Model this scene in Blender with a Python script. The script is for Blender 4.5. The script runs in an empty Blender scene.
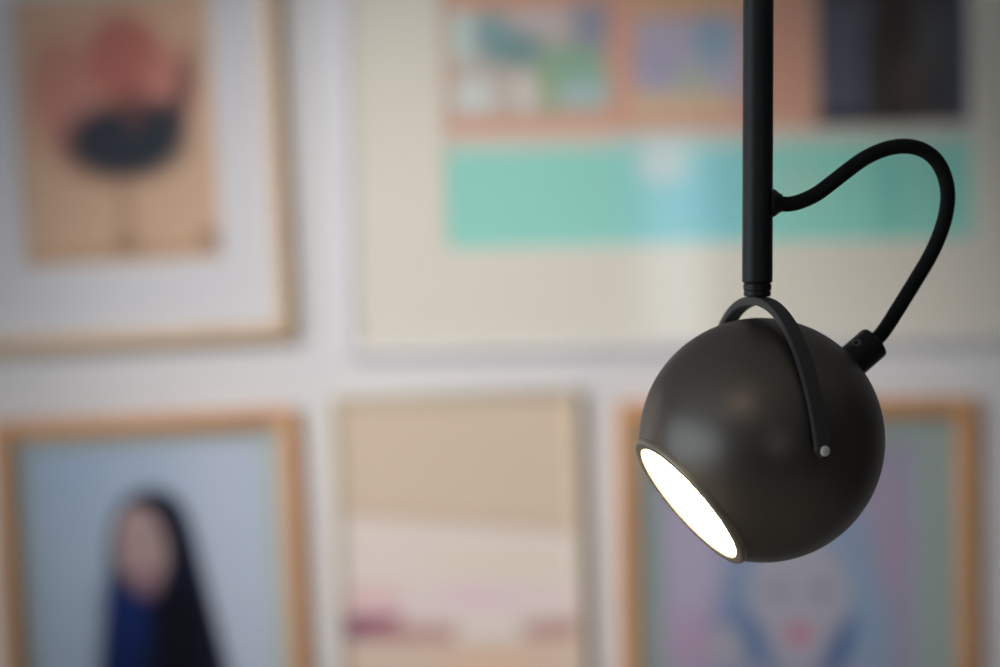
import bpy, bmesh, math, random
from mathutils import Vector, Matrix

random.seed(7)
S = bpy.context.scene
COL = S.collection
PI = math.pi

# ------------------------------------------------------------------ camera
FPX = 1000 * 85.0 / 36.0            # focal length in pixels
CAM = Vector((0.0, 0.0, 1.75))
PITCH = math.radians(-2.0)
cam_d = bpy.data.cameras.new('camera')
cam_d.lens = 85.0
cam_d.sensor_width = 36.0
cam = bpy.data.objects.new('camera', cam_d)
COL.objects.link(cam)
cam.location = CAM
cam.rotation_euler = (PI / 2 + PITCH, 0, 0)
S.camera = cam
cam_d.clip_start = 0.02
cam_d.dof.use_dof = True
cam_d.dof.focus_distance = 1.125
cam_d.dof.aperture_fstop = 3.5
cam_d.dof.aperture_blades = 0

FWD = Vector((0, math.cos(PITCH), math.sin(PITCH)))
UPV = Vector((0, -math.sin(PITCH), math.cos(PITCH)))
RGT = Vector((1, 0, 0))


def at(px, py, y):
    """point on the vertical plane at distance y seen at a pixel of the photograph"""
    d = RGT * ((px - 500) / FPX) + UPV * ((333.5 - py) / FPX) + FWD
    return CAM + d * (y / d.y)


# ------------------------------------------------------------------ helpers
def lin(c):
    return tuple((v / 255 / 12.92) if v <= 10.3 else ((v / 255 + 0.055) / 1.055) ** 2.4 for v in c)


def link(name, me, mat=None, parent=None):
    o = bpy.data.objects.new(name, me)
    COL.objects.link(o)
    if mat:
        me.materials.append(mat)
    if parent:
        o.parent = parent
    return o


def obj(name, bm, mat=None, parent=None, smooth=True, angle=40):
    bmesh.ops.recalc_face_normals(bm, faces=bm.faces)
    me = bpy.data.meshes.new(name)
    bm.to_mesh(me)
    bm.free()
    if smooth:
        for p in me.polygons:
            p.use_smooth = True
        me.set_sharp_from_angle(angle=math.radians(angle))
    return link(name, me, mat, parent)


def empty(name, loc, label, cat, group=None, rot=(0, 0, 0)):
    o = bpy.data.objects.new(name, None)
    COL.objects.link(o)
    o.location = loc
    o.rotation_euler = rot
    o.empty_display_size = 0.05
    o['label'] = label
    o['category'] = cat
    if group:
        o['group'] = group
    return o


def struct(o):
    o['kind'] = 'structure'
    return o


def box(bm, x0, x1, y0, y1, z0, z1, bevel=0.0, seg=2):
    m = Matrix.Translation(((x0 + x1) / 2, (y0 + y1) / 2, (z0 + z1) / 2)) @ Matrix.Diagonal((x1 - x0, y1 - y0, z1 - z0, 1))
    r = bmesh.ops.create_cube(bm, size=1, matrix=m)
    if bevel > 0:
        es = list({e for v in r['verts'] for e in v.link_edges})
        bmesh.ops.bevel(bm, geom=es, offset=bevel, segments=seg, affect='EDGES', profile=0.5)


def basis(axis):
    z = Vector(axis).normalized()
    x = Vector((0, 0, 1)).cross(z)
    if x.length < 1e-4:
        x = Vector((1, 0, 0))
    x.normalize()
    y = z.cross(x)
    return Matrix((x, y, z)).transposed().to_4x4()


def lathe(bm, prof, origin, axis, n=64, close=False):
    """turn a profile of (radius, height) about an axis"""
    M = Matrix.Translation(origin) @ basis(axis)
    rings = []
    for r, h in prof:
        if r < 1e-7:
            rings.append([bm.verts.new(M @ Vector((0, 0, h)))])
        else:
            rings.append([bm.verts.new(M @ Vector((r * math.cos(2 * PI * k / n), r * math.sin(2 * PI * k / n), h))) for k in range(n)])
    if close:
        rings.append(rings[0])
    for a, b in zip(rings[:-1], rings[1:]):
        for k in range(n):
            l = (k + 1) % n
            if len(a) == 1 and len(b) == 1:
                continue
            if len(a) == 1:
                bm.faces.new((a[0], b[k], b[l]))
            elif len(b) == 1:
                bm.faces.new((a[k], a[l], b[0]))
            else:
                bm.faces.new((a[k], a[l], b[l], b[k]))


def spline(pts, n=10):
    """Catmull-Rom through points"""
    P = [pts[0] * 2 - pts[1]] + list(pts) + [pts[-1] * 2 - pts[-2]]
    out = []
    for i in range(1, len(P) - 2):
        a, b, c, d = P[i - 1:i + 3]
        for k in range(n):
            t = k / n
            out.append(0.5 * ((2 * b) + (c - a) * t + (2 * a - 5 * b + 4 * c - d) * t * t + (3 * b - a - 3 * c + d) * t ** 3))
    out.append(pts[-1])
    return out


def tube(bm, path, r, n=28):
    """round tube along a path with closed ends and a uv for the braid"""
    uvl = bm.loops.layers.uv.verify()
    rings, L, dist = [], 0.0, []
    ref = None
    for i, p in enumerate(path):
        t = (path[min(i + 1, len(path) - 1)] - path[max(i - 1, 0)]).normalized()
        if ref is None:
            ref = t.orthogonal().normalized()
        ref = (ref - t * ref.dot(t)).normalized()
        b = t.cross(ref)
        if i:
            L += (p - path[i - 1]).length
        dist.append(L)
        rings.append([bm.verts.new(p + (ref * math.cos(2 * PI * k / n) + b * math.sin(2 * PI * k / n)) * r) for k in range(n)])
    for i in range(len(rings) - 1):
        for k in range(n):
            l = (k + 1) % n
            f = bm.faces.new((rings[i][k], rings[i][l], rings[i + 1][l], rings[i + 1][k]))
            for lp, (u, v) in zip(f.loops, ((k / n, dist[i]), ((k + 1) / n, dist[i]), ((k + 1) / n, dist[i + 1]), (k / n, dist[i + 1]))):
                lp[uvl].uv = (u, v / (2 * PI * r))
    bm.faces.new(rings[0])
    bm.faces.new(rings[-1])


# ------------------------------------------------------------------ materials
def mat(name, color=(0.8, 0.8, 0.8), rough=0.5, metal=0.0, spec=0.5):
    m = bpy.data.materials.new(name)
    m.use_nodes = True
    b = m.node_tree.nodes['Principled BSDF']
    b.inputs['Base Color'].default_value = (*color, 1)
    b.inputs['Roughness'].default_value = rough
    b.inputs['Metallic'].default_value = metal
    b.inputs['Specular IOR Level'].default_value = spec
    return m


def nodes(m):
    return m.node_tree.nodes, m.node_tree.links, m.node_tree.nodes['Principled BSDF']


def noise_color(m, c0, c1, scale, stretch=(1, 1, 1), detail=5, bump=0.0, dist=0.001):
    N, L, b = nodes(m)
    tc = N.new('ShaderNodeTexCoord')
    mp = N.new('ShaderNodeMapping')
    mp.inputs['Scale'].default_value = stretch
    nz = N.new('ShaderNodeTexNoise')
    nz.inputs['Scale'].default_value = scale
    nz.inputs['Detail'].default_value = detail
    rp = N.new('ShaderNodeValToRGB')
    rp.color_ramp.elements[0].color = (*c0, 1)
    rp.color_ramp.elements[1].color = (*c1, 1)
    rp.color_ramp.elements[0].position = 0.3
    rp.color_ramp.elements[1].position = 0.7
    L.new(tc.outputs['Object'], mp.inputs['Vector'])
    L.new(mp.outputs[0], nz.inputs['Vector'])
    L.new(nz.outputs['Fac'], rp.inputs['Fac'])
    L.new(rp.outputs['Color'], b.inputs['Base Color'])
    if bump:
        bp = N.new('ShaderNodeBump')
        bp.inputs['Strength'].default_value = bump
        bp.inputs['Distance'].default_value = dist
        L.new(nz.outputs['Fac'], bp.inputs['Height'])
        L.new(bp.outputs['Normal'], b.inputs['Normal'])
    return m


def wood(name, c0, c1, along='Z'):
    st = {'Z': (9, 9, 0.7), 'X': (0.7, 9, 9)}[along]
    return noise_color(mat(name, rough=0.45), c0, c1, 9, st, 6, 0.15, 0.0004)


WALL = noise_color(mat('wall_paint', rough=0.75), (0.78, 0.775, 0.79), (0.81, 0.805, 0.82), 60, bump=0.12, dist=0.0006)
CEIL = noise_color(mat('ceiling_paint', rough=0.8), (0.76, 0.75, 0.74), (0.80, 0.79, 0.78), 40)
DARK_WALL = noise_color(mat('dark_unseen_wall', rough=0.8), (0.10, 0.085, 0.075), (0.12, 0.10, 0.09), 40)  # unseen walls darkened to keep the ball's reflections and the room fill low
BLACK = noise_color(mat('black_powder_coat', rough=0.42, spec=0.35), (0.014, 0.014, 0.0145), (0.018, 0.018, 0.0185), 900, bump=0.05, dist=0.0001)
YOKE = noise_color(mat('yoke_powder_coat', rough=0.5, spec=0.4), (0.042, 0.040, 0.039), (0.050, 0.048, 0.047), 900, bump=0.05, dist=0.0001)
PLUG = mat('black_plastic', (0.008, 0.008, 0.008), 0.4, 0, 0.35)
NICKEL = mat('nickel', (0.93, 0.89, 0.84), 0.5, 0.3)
STEEL = mat('dark_steel', (0.16, 0.16, 0.16), 0.35, 1.0)
SHELL = noise_color(mat('gunmetal_lacquer', rough=0.40, metal=0.85, spec=0.5), (0.150, 0.129, 0.111), (0.172, 0.148, 0.127), 14, detail=3)
RIM = mat('rim_lacquer', (0.40, 0.34, 0.26), 0.45, 0.75)
REFLECT = mat('reflector', (0.85, 0.74, 0.52), 0.25, 1.0)

LENS = bpy.data.materials.new('lamp_lens')
LENS.use_nodes = True
_n, _l, _b = nodes(LENS)
_b.inputs['Base Color'].default_value = (1, 0.95, 0.85, 1)
_b.inputs['Emission Color'].default_value = (1.0, 0.80, 0.50, 1)
_b.inputs['Emission Strength'].default_value = 30.0

# braided cable: two crossing waves on the tube's own uv
CABLE = mat('black_braided_fabric', (0.007, 0.007, 0.007), 0.7, 0, 0.2)
N, L, b = nodes(CABLE)
tc = N.new('ShaderNodeTexCoord')
waves = []
for sgn in (1, -1):
    mp = N.new('ShaderNodeMapping')
    mp.inputs['Rotation'].default_value = (0, 0, sgn * math.radians(40))
    L.new(tc.outputs['UV'], mp.inputs['Vector'])
    w = N.new('ShaderNodeTexWave')
    w.inputs['Scale'].default_value = 6
    L.new(mp.outputs[0], w.inputs['Vector'])
    waves.append(w)
mx = N.new('ShaderNodeMath')
mx.operation = 'MAXIMUM'
L.new(waves[0].outputs['Fac'], mx.inputs[0])
L.new(waves[1].outputs['Fac'], mx.inputs[1])
bp = N.new('ShaderNodeBump')
bp.inputs['Strength'].default_value = 0.5
bp.inputs['Distance'].default_value = 0.0004
L.new(mx.outputs[0], bp.inputs['Height'])
L.new(bp.outputs['Normal'], b.inputs['Normal'])

# picture glass: mostly clear, a thin pane's fresnel reflection
GLASS = bpy.data.materials.new('picture_glass')
GLASS.use_nodes = True
N, L = GLASS.node_tree.nodes, GLASS.node_tree.links
for n_ in list(N):
    N.remove(n_)
out = N.new('ShaderNodeOutputMaterial')
mixs = N.new('ShaderNodeMixShader')
tr = N.new('ShaderNodeBsdfTransparent')
tr.inputs['Color'].default_value = (0.985, 0.988, 0.986, 1)
gl = N.new('ShaderNodeBsdfGlossy')
gl.inputs['Roughness'].default_value = 0.07
fr = N.new('ShaderNodeFresnel')
geo = N.new('ShaderNodeNewGeometry')
ior = N.new('ShaderNodeMapRange')       # the same fresnel at the front and the back face of the pane
ior.inputs[3].default_value, ior.inputs[4].default_value = 1.38, 1 / 1.38
L.new(geo.outputs['Backfacing'], ior.inputs[0])
L.new(ior.outputs[0], fr.inputs['IOR'])
L.new(fr.outputs[0], mixs.inputs[0])
L.new(tr.outputs[0], mixs.inputs[1])
L.new(gl.outputs[0], mixs.inputs[2])
L.new(mixs.outputs[0], out.inputs['Surface'])

OAK_PALE = wood('pale_oak', lin((212, 178, 138)), lin((226, 194, 154)))
OAK_WARM = wood('warm_oak', lin((206, 148, 96)), lin((222, 166, 114)))
WHITE_FRAME = noise_color(mat('white_painted_wood', rough=0.5), lin((226, 225, 232)), lin((233, 232, 238)), 40)
GREIGE = noise_color(mat('greige_frame', rough=0.55), lin((210, 197, 176)), lin((220, 207, 187)), 30)
MAT_WHITE = noise_color(mat('white_mat_board', rough=0.85), (0.865, 0.845, 0.88), (0.885, 0.865, 0.90), 200)
MAT_CREAM = noise_color(mat('cream_mat_board', rough=0.85), lin((249, 242, 228)), lin((252, 245, 232)), 200)
MAT_SAGE = noise_color(mat('sage_mat_board', rough=0.85), lin((164, 178, 174)), lin((172, 186, 182)), 200)
MAT_BLUE = noise_color(mat('pale_grey_mat_board', rough=0.85), lin((196, 204, 200)), lin((202, 210, 206)), 200)
BACKING = mat('backing_board', (0.25, 0.2, 0.15), 0.8)
PAINT = mat('art_paint', rough=0.8, spec=0.08)
N, L, b = nodes(PAINT)
vc = N.new('ShaderNodeVertexColor')
vc.layer_name = 'pigment'
tc = N.new('ShaderNodeTexCoord')
nz = N.new('ShaderNodeTexNoise')
nz.inputs['Scale'].default_value = 160
nz.inputs['Detail'].default_value = 4
mr = N.new('ShaderNodeMapRange')
mr.inputs[1].default_value, mr.inputs[2].default_value = 0.3, 0.7
mr.inputs[3].default_value, mr.inputs[4].default_value = 0.90, 1.10
mul = N.new('ShaderNodeVectorMath')
mul.operation = 'SCALE'
L.new(tc.outputs['Object'], nz.inputs['Vector'])
L.new(nz.outputs['Fac'], mr.inputs[0])
L.new(vc.outputs['Color'], mul.inputs[0])
L.new(mr.outputs[0], mul.inputs['Scale'])
L.new(mul.outputs[0], b.inputs['Base Color'])

# floor boards
FLOOR = mat('oak_floor', rough=0.35)
N, L, b = nodes(FLOOR)
tc = N.new('ShaderNodeTexCoord')
br = N.new('ShaderNodeTexBrick')
br.inputs['Scale'].default_value = 1
br.inputs['Brick Width'].default_value = 1.4
br.inputs['Row Height'].default_value = 0.14
br.inputs['Mortar Size'].default_value = 0.002
br.inputs['Color1'].default_value = (0.31, 0.28, 0.25, 1)
br.inputs['Color2'].default_value = (0.37, 0.335, 0.30, 1)
br.inputs['Mortar'].default_value = (0.04, 0.025, 0.015, 1)
L.new(tc.outputs['Object'], br.inputs['Vector'])
L.new(br.outputs['Color'], b.inputs['Base Color'])

# ------------------------------------------------------------------ the room
WY = 3.0                                # the picture wall
X0, X1, Y0, H = -2.8, 2.8, -2.4, 2.9


def slab(name, m, *a):
    bm = bmesh.new()
    box(bm, *a)
    return struct(obj(name, bm, m, smooth=False))


slab('wall_back', WALL, X0 - 0.1, X1 + 0.1, WY, WY + 0.1, 0, H)
slab('wall_left', WALL, X0 - 0.1, X0, Y0, WY, 0, H)
slab('wall_right', DARK_WALL, X1, X1 + 0.1, Y0, WY, 0, H)
slab('wall_front', DARK_WALL, X0 - 0.1, X1 + 0.1, Y0 - 0.1, Y0, 0, H)
slab('floor', FLOOR, X0 - 0.1, X1 + 0.1, Y0 - 0.1, WY + 0.1, -0.1, 0)
slab('ceiling', CEIL, X0 - 0.1, X1 + 0.1, Y0 - 0.1, WY + 0.1, H, H + 0.1)
slab('baseboard_back', WHITE_FRAME, X0, X1, WY - 0.015, WY, 0, 0.1)


def glow(name, c, s):
    m = bpy.data.materials.new(name)
    m.use_nodes = True
    n_, l_, b_ = nodes(m)
    b_.inputs['Base Color'].default_value = (0.05, 0.05, 0.05, 1)
    b_.inputs['Roughness'].default_value = 0.1
    b_.inputs['Emission Color'].default_value = (*c, 1)
    b_.inputs['Emission Strength'].default_value = s
    return m


def window(name, wall, u0, u1, z0, z1, c, s, bars):
    """a daylit window on the left ('L') or front ('F') wall, with frame, glazing bars and pane"""
    w = 0.05

    def bx(bm, a0, a1, b0, b1, d0, d1):
        if wall == 'L':
            box(bm, X0 + d0, X0 + d1, a0, a1, b0, b1)
        else:
            box(bm, a0, a1, Y0 + d0, Y0 + d1, b0, b1)
    bm = bmesh.new()
    bx(bm, u0 - w, u0, z0 - w, z1 + w, 0, 0.04)
    bx(bm, u1, u1 + w, z0 - w, z1 + w, 0, 0.04)
    bx(bm, u0, u1, z1, z1 + w, 0, 0.04)
    bx(bm, u0, u1, z0 - w, z0, 0, 0.04)
    for k in range(1, bars):
        u = u0 + (u1 - u0) * k / bars
        bx(bm, u - 0.015, u + 0.015, z0, z1, 0, 0.03)
    f = struct(obj(name, bm, WHITE_FRAME, smooth=False))
    bm = bmesh.new()
    bx(bm, u0, u1, z0, z1, 0.001, 0.012)
    obj('window_pane', bm, glow(name + '_daylight', c, s), f, smooth=False)
    return f


window('window_1', 'L', -1.7, 1.7, 0.85, 2.35, (0.68, 0.84, 1.0), 2.1, 5)
# a tall slim window behind the photographer, mirrored in the large picture's glass
zs = at(675, 240, 3.0 + (3.0 - Y0))
window('window_2', 'F', zs.x - 0.10, zs.x + 0.10, zs.z - 0.36, zs.z + 0.36, (0.76, 0.92, 1.0), 4.0, 1)

# ------------------------------------------------------------------ lights
def spot(name, loc, target, energy, angle, blend, size, color):
    d = bpy.data.lights.new(name, 'SPOT')
    d.energy = energy
    d.spot_size = math.radians(angle)
    d.spot_blend = blend
    d.shadow_soft_size = size
    d.color = color
    o = bpy.data.objects.new(name, d)
    COL.objects.link(o)
    o.location = loc
    o.rotation_euler = (Vector(target) - Vector(loc)).to_track_quat('-Z', 'Y').to_euler()
    return o


KEY_T = at(515, 412, WY)
spot('added_wall_spot', (-1.3, 0.3, 2.84), KEY_T, 270, 26, 1.0, 0.09, (1.0, 0.955, 0.925))  # unseen key spot, added; its narrow pool stands in for lens vignetting
spot('added_wall_spot', (-2.3, 0.5, 2.84), (-1.8, WY, 1.6), 330, 46, 1.0, 0.09, (1.0, 0.90, 0.80))  # added fill spot, out of view, to brighten the ball's left edge by reflection
for k, (dx, dy) in enumerate(((-0.20, 0.10), (0.0, -0.16), (0.20, 0.12))):
    spot('unseen_downlight', (-0.66 + dx, -0.25 + dy, 2.84), (-0.1, 1.15, 1.2), 1.8, 70, 0.6, 0.03, (1.0, 0.86, 0.66))

for x, y in ((1.6, -1.2), (1.7, 0.9)):
    spot('unseen_downlight', (x, y, 2.84), (x, y, 0), 38, 100, 0.6, 0.05, (0.90, 0.95, 1.0))  # added fill, unseen: lifts the ambient light towards the right
W = bpy.data.worlds.new('world')
S.world = W
W.use_nodes = True
W.node_tree.nodes['Background'].inputs[0].default_value = (0.5, 0.56, 0.65, 1)
W.node_tree.nodes['Background'].inputs[1].default_value = 0.4

# ------------------------------------------------------------------ the lamp
LY = 1.15
BC = at(761.5, 440, LY)                 # centre of the ball
R = 0.0597
V = (CAM - BC).normalized()             # towards the viewpoint
Xr = V.cross(Vector((0, 0, 1))) * -1    # to the viewer's right
Xr.normalize()
Ur = V.cross(Xr)
if Ur.z < 0:
    Ur = -Ur
PXM = R / 122.5                         # metres per photo pixel at the ball


def dirv(a, b_, c):
    return (Xr * a + Ur * b_ + V * c).normalized()


lamp = empty('pendant_spotlight', (BC.x, BC.y, BC.z),
             'black pendant spotlight with glowing ball head on straight rod and looped cable', 'lamp')
INV = Matrix.Translation(-Vector(BC))


def lobj(name, bm, m, parent=None, **k):
    """part of the lamp: geometry given in world space, moved to the lamp's own origin"""
    bm.transform(INV)
    return obj(name, bm, m, parent or lamp, **k)


AX = dirv(-0.725, -0.64, 0.25)         # where the lamp shines
th0 = math.asin(0.625)
# ball shell, wall 1.2 mm thick
bm = bmesh.new()
prof = []
n = 60
for i in range(n + 1):
    t = PI - (PI - th0) * i / n
    prof.append((R * math.sin(t), R * math.cos(t)))
Ri = R - 0.0013
for i in range(n + 1):
    t = th0 + (PI - th0) * i / n
    prof.append((Ri * math.sin(t), Ri * math.cos(t)))
prof[0] = (0, prof[0][1])
prof[-1] = (0, prof[-1][1])
lathe(bm, prof, BC, AX, 128)
lobj('ball_shade', bm, SHELL, angle=60)

# raised lip around the opening
bm = bmesh.new()
ro, ri = 0.645 * R, 0.566 * R
h0, h1 = 0.755 * R, 0.816 * R
e = 0.0011
lip = [(ri, h0 - 0.004), (ro - 0.001, h0 - 0.004), (ro, h0 - 0.001), (ro, h1 - e), (ro - 0.3 * e, h1 - 0.3 * e), (ro - e, h1), (ri + 0.6 * e, h1), (ri + 0.15 * e, h1 - 0.2 * e), (ri, h1 - 0.7 * e)]
lathe(bm, lip, BC, AX, 128, close=True)
lobj('rim', bm, RIM, angle=50)

# bright reflector cup and frosted lens just inside the lip
bm = bmesh.new()
cup = [(ri - 0.0002, h1 - 0.0022), (ri - 0.0006, h1 - 0.004), (0.45 * R, 0.45 * R), (0.25 * R, 0.2 * R), (0.0, 0.15 * R), (0.0, 0.13 * R), (0.27 * R, 0.18 * R), (0.47 * R, 0.43 * R), (ri, h1 - 0.0045)]
lathe(bm, cup, BC, AX, 96, close=False)
lobj('reflector', bm, REFLECT)
bm = bmesh.new()
lr = ri - 0.0004
dome = [(0, h1 - 0.0062)] + [(lr, h1 - 0.0062)] + [(lr * math.cos(a), h1 - 0.0022 + 0.0018 * math.sin(a)) for a in (0, 0.15, 0.3, 0.5, 0.7, 0.9, 1.1, 1.3, 1.45)] + [(0, h1 - 0.0004)]
lathe(bm, dome, BC, AX, 96)
lobj('lens', bm, LENS, angle=60)

# the bulb's beam
spot('lamp_beam', BC + AX * (h1 + 0.002), BC + AX, 420, 56, 0.8, 0.02, (1.0, 0.80, 0.52))

# rod
rc = at(757.2, 297, LY)
rr = 15.2 * PXM
zt = H - 0.02
bm = bmesh.new()
zb = at(757, 296.5, LY).z
g = 0.0009
P = [(0, zb), (rr * 0.82, zb), (rr * 0.89, zb + 0.0005), (rr * 0.90, zb + 0.0025), (rr * 0.84, zb + 0.0027), (rr * 0.84, zb + 0.0030), (rr * 0.92, zb + 0.0032), (rr * 0.93, zb + 0.0060), (rr * 0.86, zb + 0.0062), (rr * 0.84, zb + 0.0067)]
lathe(bm, P + [(0, zb + 0.0067)], Vector((rc.x, LY, 0)), (0, 0, 1), 64)
lobj('collar', bm, BLACK)
bm = bmesh.new()
lathe(bm, [(0, zb + 0.0067), (rr - 0.0006, zb + 0.0067), (rr, zb + 0.0073), (rr, zt), (0, zt)], Vector((rc.x, LY, 0)), (0, 0, 1), 64)
lobj('rod', bm, BLACK)
bm = bmesh.new()
lathe(bm, [(0, H), (0.052, H), (0.052, H - 0.018), (0.049, H - 0.022), (rr + 0.003, H - 0.024), (rr + 0.002, H - 0.03), (0, H - 0.03)], Vector((rc.x, LY, 0)), (0, 0, 1), 64)
lobj('ceiling_rose', bm, BLACK)

# yoke: flat bar bent into a half hoop, hinged on both sides of the ball
PA = dirv(0.427, -0.02, 0.904)
PA = Vector((PA.x, PA.y, PA.z))
ph = Vector((PA.x, PA.y, 0)).normalized()
NR = ph.cross(Vector((0, 0, 1))).normalized()
if NR.dot(Xr) > 0:
    NR = -NR                            # the bar's narrow edge faces left
UPW = Vector((0, 0, 1))
apex = Vector((rc.x, LY, zb))
hoop_r = apex.z - BC.z                  # outer radius
shift = Vector((apex.x - BC.x, apex.y - BC.y, 0))
tkn, wid = 0.0040, 0.0073
bm = bmesh.new()
n = 64
secs = []
PIVR = 1.075 * R                          # the arms close in slightly towards the hinge
for i in range(n + 1):
    a = -PI / 2 + PI * i / n
    a *= 1.035                          # ends run just past the hinge
    s_, c_ = math.sin(a), math.cos(a)
    ring = []
    rad_h = hoop_r + (PIVR + tkn - hoop_r) * abs(s_) ** 2.2
    w2 = wid / 2
    left = (PI / 2 * 1.035 - abs(a)) * hoop_r
    if left < w2:                       # rounded ends
        w2 = max(0.0006, math.sqrt(max(0, w2 * w2 - (w2 - left) ** 2)))
    for dr, dw in ((0, -w2), (0, w2), (-tkn, w2), (-tkn, -w2)):
        rh, rv = rad_h + dr, hoop_r + dr
        p = BC + ph * (rh * s_ * (1 - 0.085 * abs(math.sin(2 * a)))) + UPW * (rv * c_) + NR * dw + shift * max(0, c_) ** 1.0
        ring.append(bm.verts.new(p))
    secs.append(ring)
for a, b_ in zip(secs[:-1], secs[1:]):
    for k in range(4):
        l = (k + 1) % 4
        bm.faces.new((a[k], a[l], b_[l], b_[k]))
bm.faces.new(secs[0])
bm.faces.new(secs[-1])
bmesh.ops.recalc_face_normals(bm, faces=bm.faces)
sharp = [e_ for e_ in bm.edges if len(e_.link_faces) == 2 and e_.calc_face_angle(0) > 0.9]
bmesh.ops.bevel(bm, geom=sharp, offset=0.00035, segments=2, affect='EDGES')
lobj('yoke', bm, YOKE, angle=35)
for sg in (1, -1):
    bm = bmesh.new()
    base = BC + ph * (sg * PIVR)
    lathe(bm, [(0, -0.005), (0.0022, -0.005), (0.0022, tkn - 0.0008), (0, tkn - 0.0008)], base, ph * sg, 32)
    lobj('pivot_pin', bm, BLACK)
    bm = bmesh.new()
    q = tkn
    lathe(bm, [(0.0024, q - 0.0008), (0.0024, q + 0.0003), (0.0020, q + 0.0007), (0.0010, q + 0.0009), (0, q + 0.0010)], base, ph * sg, 32)
    lobj('pivot_screw', bm, NICKEL)

# cable plug at the back of the ball
PD = -AX
plug0 = BC + PD * (0.955 * R)
bm = bmesh.new()
pr = 17.5 * PXM
pl = 0.045 * R + 0.0172
lathe(bm, [(0, 0), (pr, 0), (pr, pl - 0.0016), (pr - 0.0005, pl - 0.0005), (pr - 0.0016, pl), (0.0045, pl), (0.0042, pl - 0.001), (0, pl - 0.001)], plug0, PD, 64)
plug = lobj('cable_plug', bm, PLUG, angle=30)
ptop = (Ur * 0.72 - Xr * 0.05 + V * 0.6)
ptop = (ptop - PD * ptop.dot(PD)).normalized()
sc = plug0 + PD * (0.045 * R + 0.0072) + ptop * (pr - 0.0004)
bm = bmesh.new()
lathe(bm, [(0.0012, 0.0002), (0.0012, 0.0007), (0.0020, 0.0009), (0.0024, 0.0005), (0.0024, -0.001), (0.0, -0.001), (0.0, 0.0002)], sc, ptop, 24)
lobj('set_screw', bm, STEEL, plug)

# cable: out of the rod, over in a loop and down into the plug
dep = lambda k: LY + k * 0.75
ends = plug0 + PD * (pl - 0.002)
out_d = (at(884, 318, ends.y) - at(874, 337, ends.y)).normalized()
pix = [(778, 203.5, .000), (790, 204, .000), (803, 200.5, .001), (818, 193, .002), (834, 181, .003), (850, 168.5, .005), (866, 157.5, .006),
       (884, 149.5, .008), (902, 146.2, .010), (919, 148.5, .012), (933, 157, .014), (942.5, 171, .015), (947.5, 190, .016), (946.5, 210, .018),
       (941, 231, .019), (931, 254, .020), (917, 278, .021), (901, 304, .022)]
path = [at(x, y, dep(k)) for x, y, k in pix]
path += [at(885, 329, ends.y - 0.001), ends + PD * 0.0 ]
bm = bmesh.new()
tube(bm, spline(path, 10), 7.6 * PXM)
lobj('cable', bm, CABLE)
# grommet where the cable leaves the rod
gp = at(757.2, 203, LY)
bm = bmesh.new()
r0 = rr - 0.0012
lathe(bm, [(0, r0), (0.0068, r0), (0.0068, rr + 0.0005), (0.0062, rr + 0.0016), (0.0050, rr + 0.0030), (0.0044, rr + 0.0044), (0.0040, rr + 0.0046), (0, rr + 0.0046)], Vector((rc.x, LY, gp.z)), (1, 0, 0), 40)
lobj('cable_grommet', bm, PLUG)

# ------------------------------------------------------------------ the pictures
MPX = None


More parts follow.
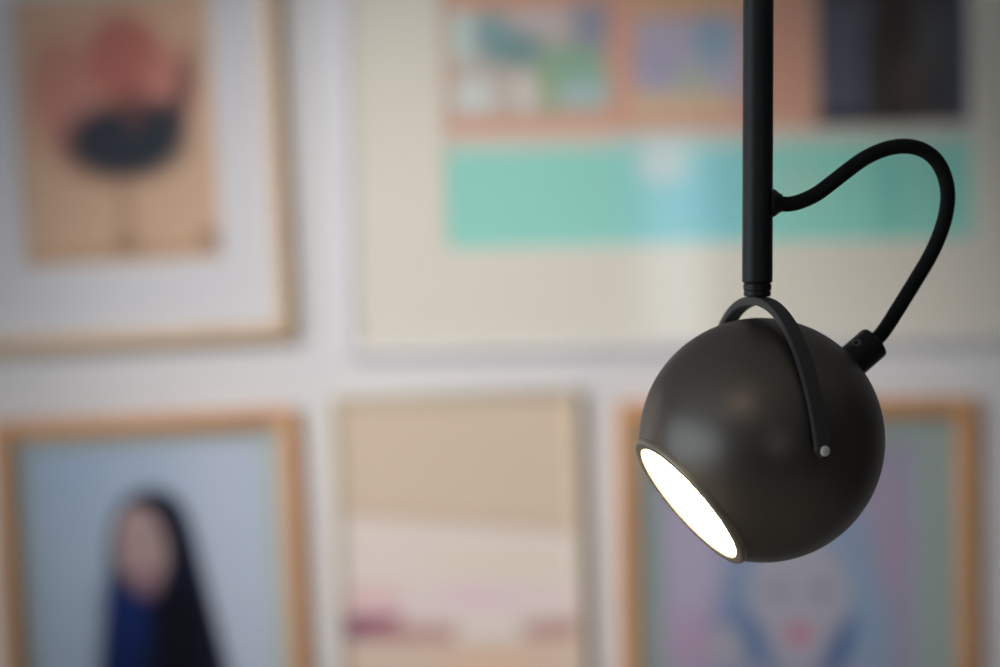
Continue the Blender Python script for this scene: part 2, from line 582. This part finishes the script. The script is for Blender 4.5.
class Pic:
    """a picture on the wall; sizes are given in photo pixels and become metres at the wall"""

    def __init__(s, name, label, cat, cx, cy, roll, group=None, proud=0.0):
        s.k = WY / FPX
        s.cx, s.cy, s.th = cx, cy, math.radians(roll)
        p = at(cx, cy, WY)
        s.root = empty(name, (p.x, WY - 0.001 - proud, p.z), label, cat, group, (0, -s.th, 0))

    def loc(s, x, y):
        """photo pixel -> pixel offset in the unrolled picture (x right, y down)"""
        dx, dy = x - s.cx, y - s.cy
        c, sn = math.cos(s.th), math.sin(s.th)
        return dx * c - dy * sn, dx * sn + dy * c

    def box(s, bm, x0, y0, x1, y1, d0, d1, bevel=0.0):
        k = s.k
        box(bm, x0 * k, x1 * k, -d1, -d0, -y1 * k, -y0 * k, bevel)

    def frame(s, x0, y0, x1, y1, w, depth, m, mh=None, bevel=0.0015, name='frame'):
        bm = bmesh.new()
        for (a0, b0, a1, b1) in ((x0, y0, x0 + w, y1), (x1 - w, y0, x1, y1), (x0 + w, y0, x1 - w, y0 + w), (x0 + w, y1 - w, x1 - w, y1)):
            s.box(bm, a0, b0, a1, b1, 0.0, depth, bevel)
        return obj(name, bm, m, s.root, angle=30)

    def panel(s, name, x0, y0, x1, y1, d0, d1, m):
        bm = bmesh.new()
        s.box(bm, x0, y0, x1, y1, d0, d1)
        return obj(name, bm, m, s.root, smooth=False)

    def matboard(s, x0, y0, x1, y1, a0, b0, a1, b1, d0, d1, m):
        """board with a window cut in it, bevelled towards the print"""
        k = s.k
        bm = bmesh.new()
        q = 2.0
        def loop(x0, y0, x1, y1, d):
            return [bm.verts.new((x * k, -d, -y * k)) for x, y in ((x0, y0), (x1, y0), (x1, y1), (x0, y1))]
        o0, o1 = loop(x0, y0, x1, y1, d0), loop(x0, y0, x1, y1, d1)
        i1, i0 = loop(a0, b0, a1, b1, d1), loop(a0 + q, b0 + q, a1 - q, b1 - q, d0)
        for A, B in ((o0, o1), (o1, i1), (i1, i0), (i0, o0)):
            for j in range(4):
                l = (j + 1) % 4
                bm.faces.new((A[j], A[l], B[l], B[j]))
        return obj('mat_board', bm, m, s.root, smooth=False)

    def paint(s, name, x0, y0, x1, y1, d0, d1, base, shapes, step=2.5, shp=None):
        """painted sheet: pigment mixed per vertex from soft-edged shapes"""
        k = s.k
        nx, ny = max(2, int((x1 - x0) / step)), max(2, int((y1 - y0) / step))
        me = bpy.data.meshes.new(name)
        vs, cs, fs = [], [], []
        pre = []
        for sh in shapes:
            kind, x, y, a, b_, rot, col, soft, op = sh
            lx, ly = s.loc(x, y)
            if kind == 'p':
                a = [s.loc(*q) for q in a]
            pre.append((kind, lx, ly, a, b_, math.cos(math.radians(rot)), math.sin(math.radians(rot)), col, soft, op))
        for j in range(ny + 1):
            for i in range(nx + 1):
                x, y = x0 + (x1 - x0) * i / nx, y0 + (y1 - y0) * j / ny
                vs.append((x * k, -d1, -y * k))
                c = base(x, y) if callable(base) else base
                r_, g_, b2 = c
                for kind, lx, ly, a, bb, cr, sr, col, soft, op in pre:
                    dx, dy = x - lx, y - ly
                    u, v = dx * cr - dy * sr, dx * sr + dy * cr
                    if kind == 'p':
                        dd, ins = 1e9, False
                        for (ax, ay), (bx, by) in zip(a, a[1:] + a[:1]):
                            ex, ey = bx - ax, by - ay
                            t = min(1, max(0, ((x - ax) * ex + (y - ay) * ey) / (ex * ex + ey * ey)))
                            dd = min(dd, math.hypot(x - ax - ex * t, y - ay - ey * t))
                            if (ay > y) != (by > y) and x < ax + (y - ay) / (by - ay) * ex:
                                ins = not ins
                        dd = -dd if ins else dd
                    elif kind == 'e':
                        t = math.sqrt((u / a) ** 2 + (v / bb) ** 2)
                        dd = (t - 1) * min(a, bb)
                    else:
                        dd = max(abs(u) - a, abs(v) - bb)
                    f = op * min(1, max(0, 0.5 - dd / soft))
                    if f > 0:
                        r_, g_, b2 = r_ + (col[0] - r_) * f, g_ + (col[1] - g_) * f, b2 + (col[2] - b2) * f
                cs.append((r_, g_, b2, 1))
        W_ = nx + 1
        for j in range(ny):
            for i in range(nx):
                q = j * W_ + i
                fs.append((q, q + W_, q + W_ + 1, q + 1))
        # back and edges of the sheet
        nb = len(vs)
        for j, i in ((0, 0), (0, nx), (ny, nx), (ny, 0)):
            x, y = x0 + (x1 - x0) * i / nx, y0 + (y1 - y0) * j / ny
            vs.append((x * k, -d0, -y * k))
            cs.append((0.6, 0.58, 0.55, 1))
        fs.append((nb, nb + 1, nb + 2, nb + 3))
        fs.append(tuple(range(0, nx + 1)) + (nb + 1, nb))
        fs.append(tuple(ny * W_ + i for i in range(nx, -1, -1)) + (nb + 3, nb + 2))
        fs.append(tuple(j * W_ for j in range(ny, -1, -1)) + (nb, nb + 3))
        fs.append(tuple(j * W_ + nx for j in range(0, ny + 1)) + (nb + 2, nb + 1))
        me.from_pydata(vs, [], fs)
        ca = me.color_attributes.new('pigment', 'FLOAT_COLOR', 'POINT')
        flat = [v for c in cs for v in c]
        ca.data.foreach_set('color', flat)
        me.update()
        return link(name, me, PAINT, s.root)


def T(c, l):
    """pigment that reads as sRGB colour c under wall light l"""
    t = [v / l for v in lin(c)]
    f = min(1.0, 0.9 / max(t))
    return tuple(v * f for v in t)


# --- flower print, top left
p = Pic('framed_picture', 'pale oak framed print of a pink flower on tan, wide white mat, partly cut off', 'picture', 115, 134, 2.8)
X, Y = 166, 213
X, Y = 169, 212
p.frame(-X, -Y, X, Y, 14, 0.024, OAK_PALE)
p.panel('backing_board', -X + 6, -Y + 6, X - 6, Y - 6, 0.001, 0.004, BACKING)
p.matboard(-X + 14, -Y + 14, X - 14, Y - 14, -96, -140, 102, 130, 0.007, 0.010, MAT_WHITE)
tan = T((182, 153, 130), 0.57)
p.paint('art_print', -102, -146, 108, 136, 0.0045, 0.0065, tan, [
    ('r', 110, -10, 110, 40, 0, T((168, 136, 114), 0.42), 70, 0.9),
    ('e', 112, 104, 80, 76, 0, T((168, 122, 104), 0.48), 30, 0.8),
    ('e', 66, 96, 32, 58, 10, T((158, 110, 100), 0.46), 16, 0.9),
    ('e', 126, 62, 36, 46, 0, T((148, 90, 83), 0.45), 16, 0.95),
    ('e', 168, 88, 26, 40, -16, T((158, 106, 96), 0.46), 16, 0.9),
    ('e', 183, 100, 9, 44, -14, T((78, 62, 64), 0.48), 12, 0.85),
    ('e', 125, 142, 60, 39, 0, T((34, 46, 56), 0.52), 20, 0.97),
    ('e', 152, 128, 32, 24, 30, T((42, 48, 56), 0.5), 14, 0.9),
    ('e', 134, 106, 12, 22, 0, T((100, 66, 62), 0.46), 12, 0.7),
    ('r', 126, 214, 6, 34, 0, T((146, 116, 98), 0.55), 8, 0.85),
    ('e', 128, 246, 14, 8, 0, T((112, 90, 78), 0.55), 10, 0.8),
    ('e', 212, 240, 12, 12, 0, T((110, 90, 78), 0.55), 10, 0.8),
    ('r', 122, 252, 95, 4, 0, T((150, 118, 92), 0.55), 8, 0.7),
])
p.panel('glass', -X + 14, -Y + 14, X - 14, Y - 14, 0.0125, 0.0145, GLASS)

# --- large collage, top right
p = Pic('framed_picture', 'large white framed collage with salmon panels over a turquoise strip, behind the lamp rod', 'picture', 710, 112, 1.2)
X, Y = 364, 236
p.frame(-X, -Y, X, Y, 7, 0.0155, WHITE_FRAME)
p.panel('backing_board', -X + 6, -Y + 6, X - 6, Y - 6, 0.001, 0.004, BACKING)
p.matboard(-X + 6, -Y + 6, X - 6, Y - 6, -266, -192, 264, 132, 0.007, 0.010, MAT_CREAM)
salmon = T((174, 132, 115), 0.42)
p.paint('art_print', -270, -196, 268, 136, 0.0045, 0.0065, T((186, 178, 168), 0.52), [
    ('r', 626, 20, 188, 112, 0, salmon, 4, 1),
    ('r', 690, 2, 60, 8, 0, T((215, 180, 140), 0.42), 8, 0.9),
    ('r', 528, 64, 78, 52, 0, T((150, 140, 132), 0.42), 6, 1),
    ('r', 462, 36, 12, 24, 0, T((168, 182, 178), 0.42), 8, 0.9),
    ('e', 494, 38, 20, 26, 0, T((104, 128, 132), 0.42), 14, 0.95),
    ('e', 520, 50, 26, 18, 0, T((92, 116, 118), 0.42), 12, 0.95),
    ('e', 545, 22, 30, 12, 0, T((156, 148, 150), 0.42), 14, 0.8),
    ('r', 590, 28, 18, 24, 0, T((112, 116, 130), 0.42), 12, 0.9),
    ('e', 570, 72, 36, 26, 0, T((112, 142, 122), 0.45), 14, 0.95),
    ('e', 548, 92, 12, 22, 0, T((124, 138, 104), 0.45), 10, 0.9),
    ('e', 584, 92, 28, 14, 0, T((138, 160, 160), 0.48), 10, 0.9),
    ('e', 474, 96, 22, 18, 0, T((198, 200, 198), 0.5), 8, 0.95),
    ('e', 526, 94, 14, 18, 0, T((198, 192, 186), 0.5), 8, 0.95),
    ('r', 690, 60, 54, 42, 0, T((142, 136, 148), 0.42), 10, 1),
    ('e', 655, 66, 22, 24, 0, T((132, 128, 146), 0.42), 14, 0.9),
    ('e', 712, 42, 20, 26, 0, T((112, 132, 146), 0.42), 12, 0.9),
    ('e', 690, 80, 16, 12, 0, T((138, 150, 132), 0.45), 10, 0.8),
    ('r', 680, 104, 48, 12, 0, T((196, 172, 142), 0.5), 10, 0.9),
    ('r', 630, 124, 190, 7, 0, T((202, 160, 140), 0.5), 4, 0.9),
    # turquoise strip
    ('r', 708, 196, 262, 49, 0, T((134, 192, 182), 0.56), 4, 1),
    ('r', 560, 202, 110, 40, 0, T((138, 194, 182), 0.58), 60, 0.7),
    ('r', 690, 200, 50, 46, 0, T((130, 198, 210), 0.55), 60, 0.9),
    ('r', 880, 192, 90, 50, 0, T((120, 174, 162), 0.42), 30, 0.8),
    ('e', 800, 186, 26, 20, 0, T((134, 166, 154), 0.45), 20, 0.7),
    ('r', 888, 196, 12, 40, 0, T((90, 154, 144), 0.42), 14, 0.6),
    ('e', 662, 162, 26, 22, 0, T((196, 202, 200), 0.52), 16, 0.8),
    # dark photograph at its right
    ('r', 890, 10, 75, 114, 0, T((56, 52, 54), 0.36), 4, 1),
    ('r', 842, 60, 22, 62, 0, T((68, 70, 82), 0.36), 16, 0.9),
    ('r', 890, 40, 20, 84, 0, T((48, 42, 38), 0.36), 14, 0.9),
    ('e', 908, 82, 14, 28, 0, T((66, 58, 54), 0.36), 12, 0.8),
    ('e', 930, 40, 16, 34, 0, T((70, 70, 70), 0.36), 14, 0.7),
    ('r', 956, 60, 7, 60, 0, T((58, 66, 84), 0.36), 10, 0.7),
    ('e', 850, 16, 24, 10, 0, T((72, 70, 76), 0.36), 10, 0.7),
    ('r', 840, 118, 24, 6, 0, T((30, 28, 32), 0.36), 8, 0.8),
], step=2.5)
p.panel('glass', -X + 7, -Y + 7, X - 7, Y - 7, 0.0125, 0.0145, GLASS)

# --- hooded portrait, lower left
p = Pic('framed_picture', 'warm oak framed portrait of a figure in a dark hood on pale blue', 'picture', 155, 595, 2.7)
X, Y = 152, 182
p.frame(-X, -Y, X, Y, 17, 0.024, OAK_WARM)
p.panel('backing_board', -X + 6, -Y + 6, X - 6, Y - 6, 0.001, 0.004, BACKING)
p.matboard(-X + 16, -Y + 16, X - 16, Y - 16, -122, -152, 116, 152, 0.007, 0.010, MAT_BLUE)
navy = T((18, 20, 36), 0.504)
p.paint('art_print', -126, -156, 120, 156, 0.0045, 0.0065, T((144, 156, 172), 0.515), [
    ('r', 230, 560, 40, 140, 0, T((158, 164, 178), 0.515), 50, 0.8),
    ('e', 60, 470, 60, 50, 0, T((136, 152, 172), 0.515), 60, 0.8),
    ('p', 155, 600, [(155, 486), (140, 489), (126, 498), (115, 514), (109, 540), (109, 590), (104, 640), (98, 690), (96, 760), (250, 760),
                     (238, 700), (226, 650), (213, 600), (203, 560), (195, 528), (185, 504), (172, 491)], 0, 0, navy, 6, 1),
    ('e', 130, 620, 24, 40, 20, T((20, 36, 84), 0.504), 20, 0.95),
    ('e', 118, 660, 18, 40, 0, T((14, 30, 72), 0.504), 20, 0.9),
    ('e', 178, 640, 30, 60, 0, T((10, 10, 18), 0.504), 20, 0.9),
    ('e', 142, 546, 25, 42, 6, T((152, 130, 128), 0.560), 8, 1),
    ('e', 147, 582, 14, 14, 0, T((120, 92, 104), 0.560), 10, 0.8),
    ('e', 132, 536, 6, 2.4, 0, T((70, 54, 54), 0.560), 3, 0.9),
    ('e', 154, 537, 6, 2.4, 0, T((70, 54, 54), 0.560), 3, 0.9),
    ('e', 143, 553, 3, 9, 0, T((132, 108, 104), 0.560), 5, 0.8),
    ('e', 144, 568, 8, 2.6, 0, T((128, 72, 76), 0.560), 3, 0.9),
])
p.panel('glass', -X + 16, -Y + 16, X - 16, Y - 16, 0.0125, 0.0145, GLASS)

# --- landscape canvas, middle
p = Pic('canvas_painting', 'small greige framed abstract landscape in beige, cream and mauve bands, without glass', 'picture', 460, 575, 1.9)
X, Y = 124, 185
p.frame(-X, -Y, X, Y, 8, 0.026, GREIGE)
p.paint('canvas', -X + 7, -Y + 7, X - 7, Y - 7, 0.002, 0.019, T((196, 178, 157), 0.70), [
    ('r', 455, 600, 150, 80, -6, T((214, 202, 194), 0.60), 8, 1),
    ('r', 455, 517, 140, 5, -6, T((184, 162, 144), 0.70), 10, 0.7),
    ('r', 500, 560, 60, 12, -3, T((222, 208, 188), 0.66), 20, 0.7),
    ('r', 450, 602, 130, 12, 2, T((200, 182, 182), 0.58), 18, 0.8),
    ('e', 478, 592, 34, 9, -8, T((194, 168, 178), 0.58), 12, 0.8),
    ('e', 372, 596, 30, 14, 0, T((206, 178, 176), 0.58), 12, 0.8),
    ('r', 368, 625, 32, 13, 0, T((122, 72, 92), 0.56), 10, 1),
    ('r', 416, 632, 40, 9, -3, T((150, 110, 108), 0.55), 12, 0.95),
    ('e', 372, 600, 26, 12, 0, T((206, 172, 174), 0.58), 14, 0.7),
    ('r', 552, 628, 28, 10, 2, T((150, 112, 106), 0.55), 12, 0.95),
    ('r', 455, 690, 140, 50, 0, T((178, 158, 143), 0.55), 12, 1),
    ('e', 490, 664, 50, 12, 0, T((186, 156, 130), 0.50), 12, 0.7),
])

# --- blue-haired portrait, lower right
p = Pic('framed_picture', 'orange oak framed portrait with blue hair and red lips, hanging behind the glowing ball lamp', 'picture', 796, 588, 0.9)
X, Y = 178, 190
p.frame(-X, -Y, X, Y, 18, 0.024, OAK_WARM)
p.panel('backing_board', -X + 6, -Y + 6, X - 6, Y - 6, 0.001, 0.004, BACKING)
p.matboard(-X + 18, -Y + 18, X - 18, Y - 18, -137, -146, 122, 150, 0.007, 0.010, MAT_SAGE)
blue = T((98, 112, 130), 0.396)
p.paint('art_print', -141, -150, 126, 154, 0.0045, 0.0065, T((122, 118, 134), 0.480), [
    ('r', 690, 580, 34, 80, 0, T((146, 140, 160), 0.504), 40, 0.7),
    ('e', 695, 640, 26, 34, 0, T((136, 116, 136), 0.456), 24, 0.9),
    ('e', 880, 540, 28, 60, 0, T((114, 102, 118), 0.360), 24, 0.8),
    ('e', 800, 560, 74, 100, 0, blue, 20, 0.9),
    ('e', 738, 620, 26, 66, -12, T((92, 106, 130), 0.432), 16, 0.9),
    ('e', 862, 620, 26, 66, 12, T((96, 112, 130), 0.384), 16, 0.9),
    ('e', 798, 600, 52, 66, 0, T((126, 124, 134), 0.432), 14, 1),
    ('e', 725, 648, 16, 20, 0, T((132, 126, 128), 0.432), 14, 0.8),
    ('e', 756, 640, 9, 34, 24, T((58, 82, 116), 0.432), 10, 0.95),
    ('e', 838, 650, 10, 36, -24, T((40, 66, 102), 0.384), 10, 0.95),
    ('e', 798, 634, 13, 11, 0, T((142, 90, 102), 0.432), 7, 0.95),
    ('e', 776, 590, 10, 4, 0, T((70, 70, 86), 0.432), 4, 0.9),
    ('e', 820, 590, 10, 4, 0, T((70, 70, 86), 0.432), 4, 0.9),
])
p.panel('glass', -X + 18, -Y + 18, X - 18, Y - 18, 0.0125, 0.0145, GLASS)

# ------------------------------------------------------------------ colour management
vs_ = S.view_settings
vs_.view_transform = 'Standard'
vs_.look = 'None'
vs_.exposure = 0.06
vs_.gamma = 1.0
vs_.use_curve_mapping = False
S.cycles.use_denoising = True
S.cycles.max_bounces = 8
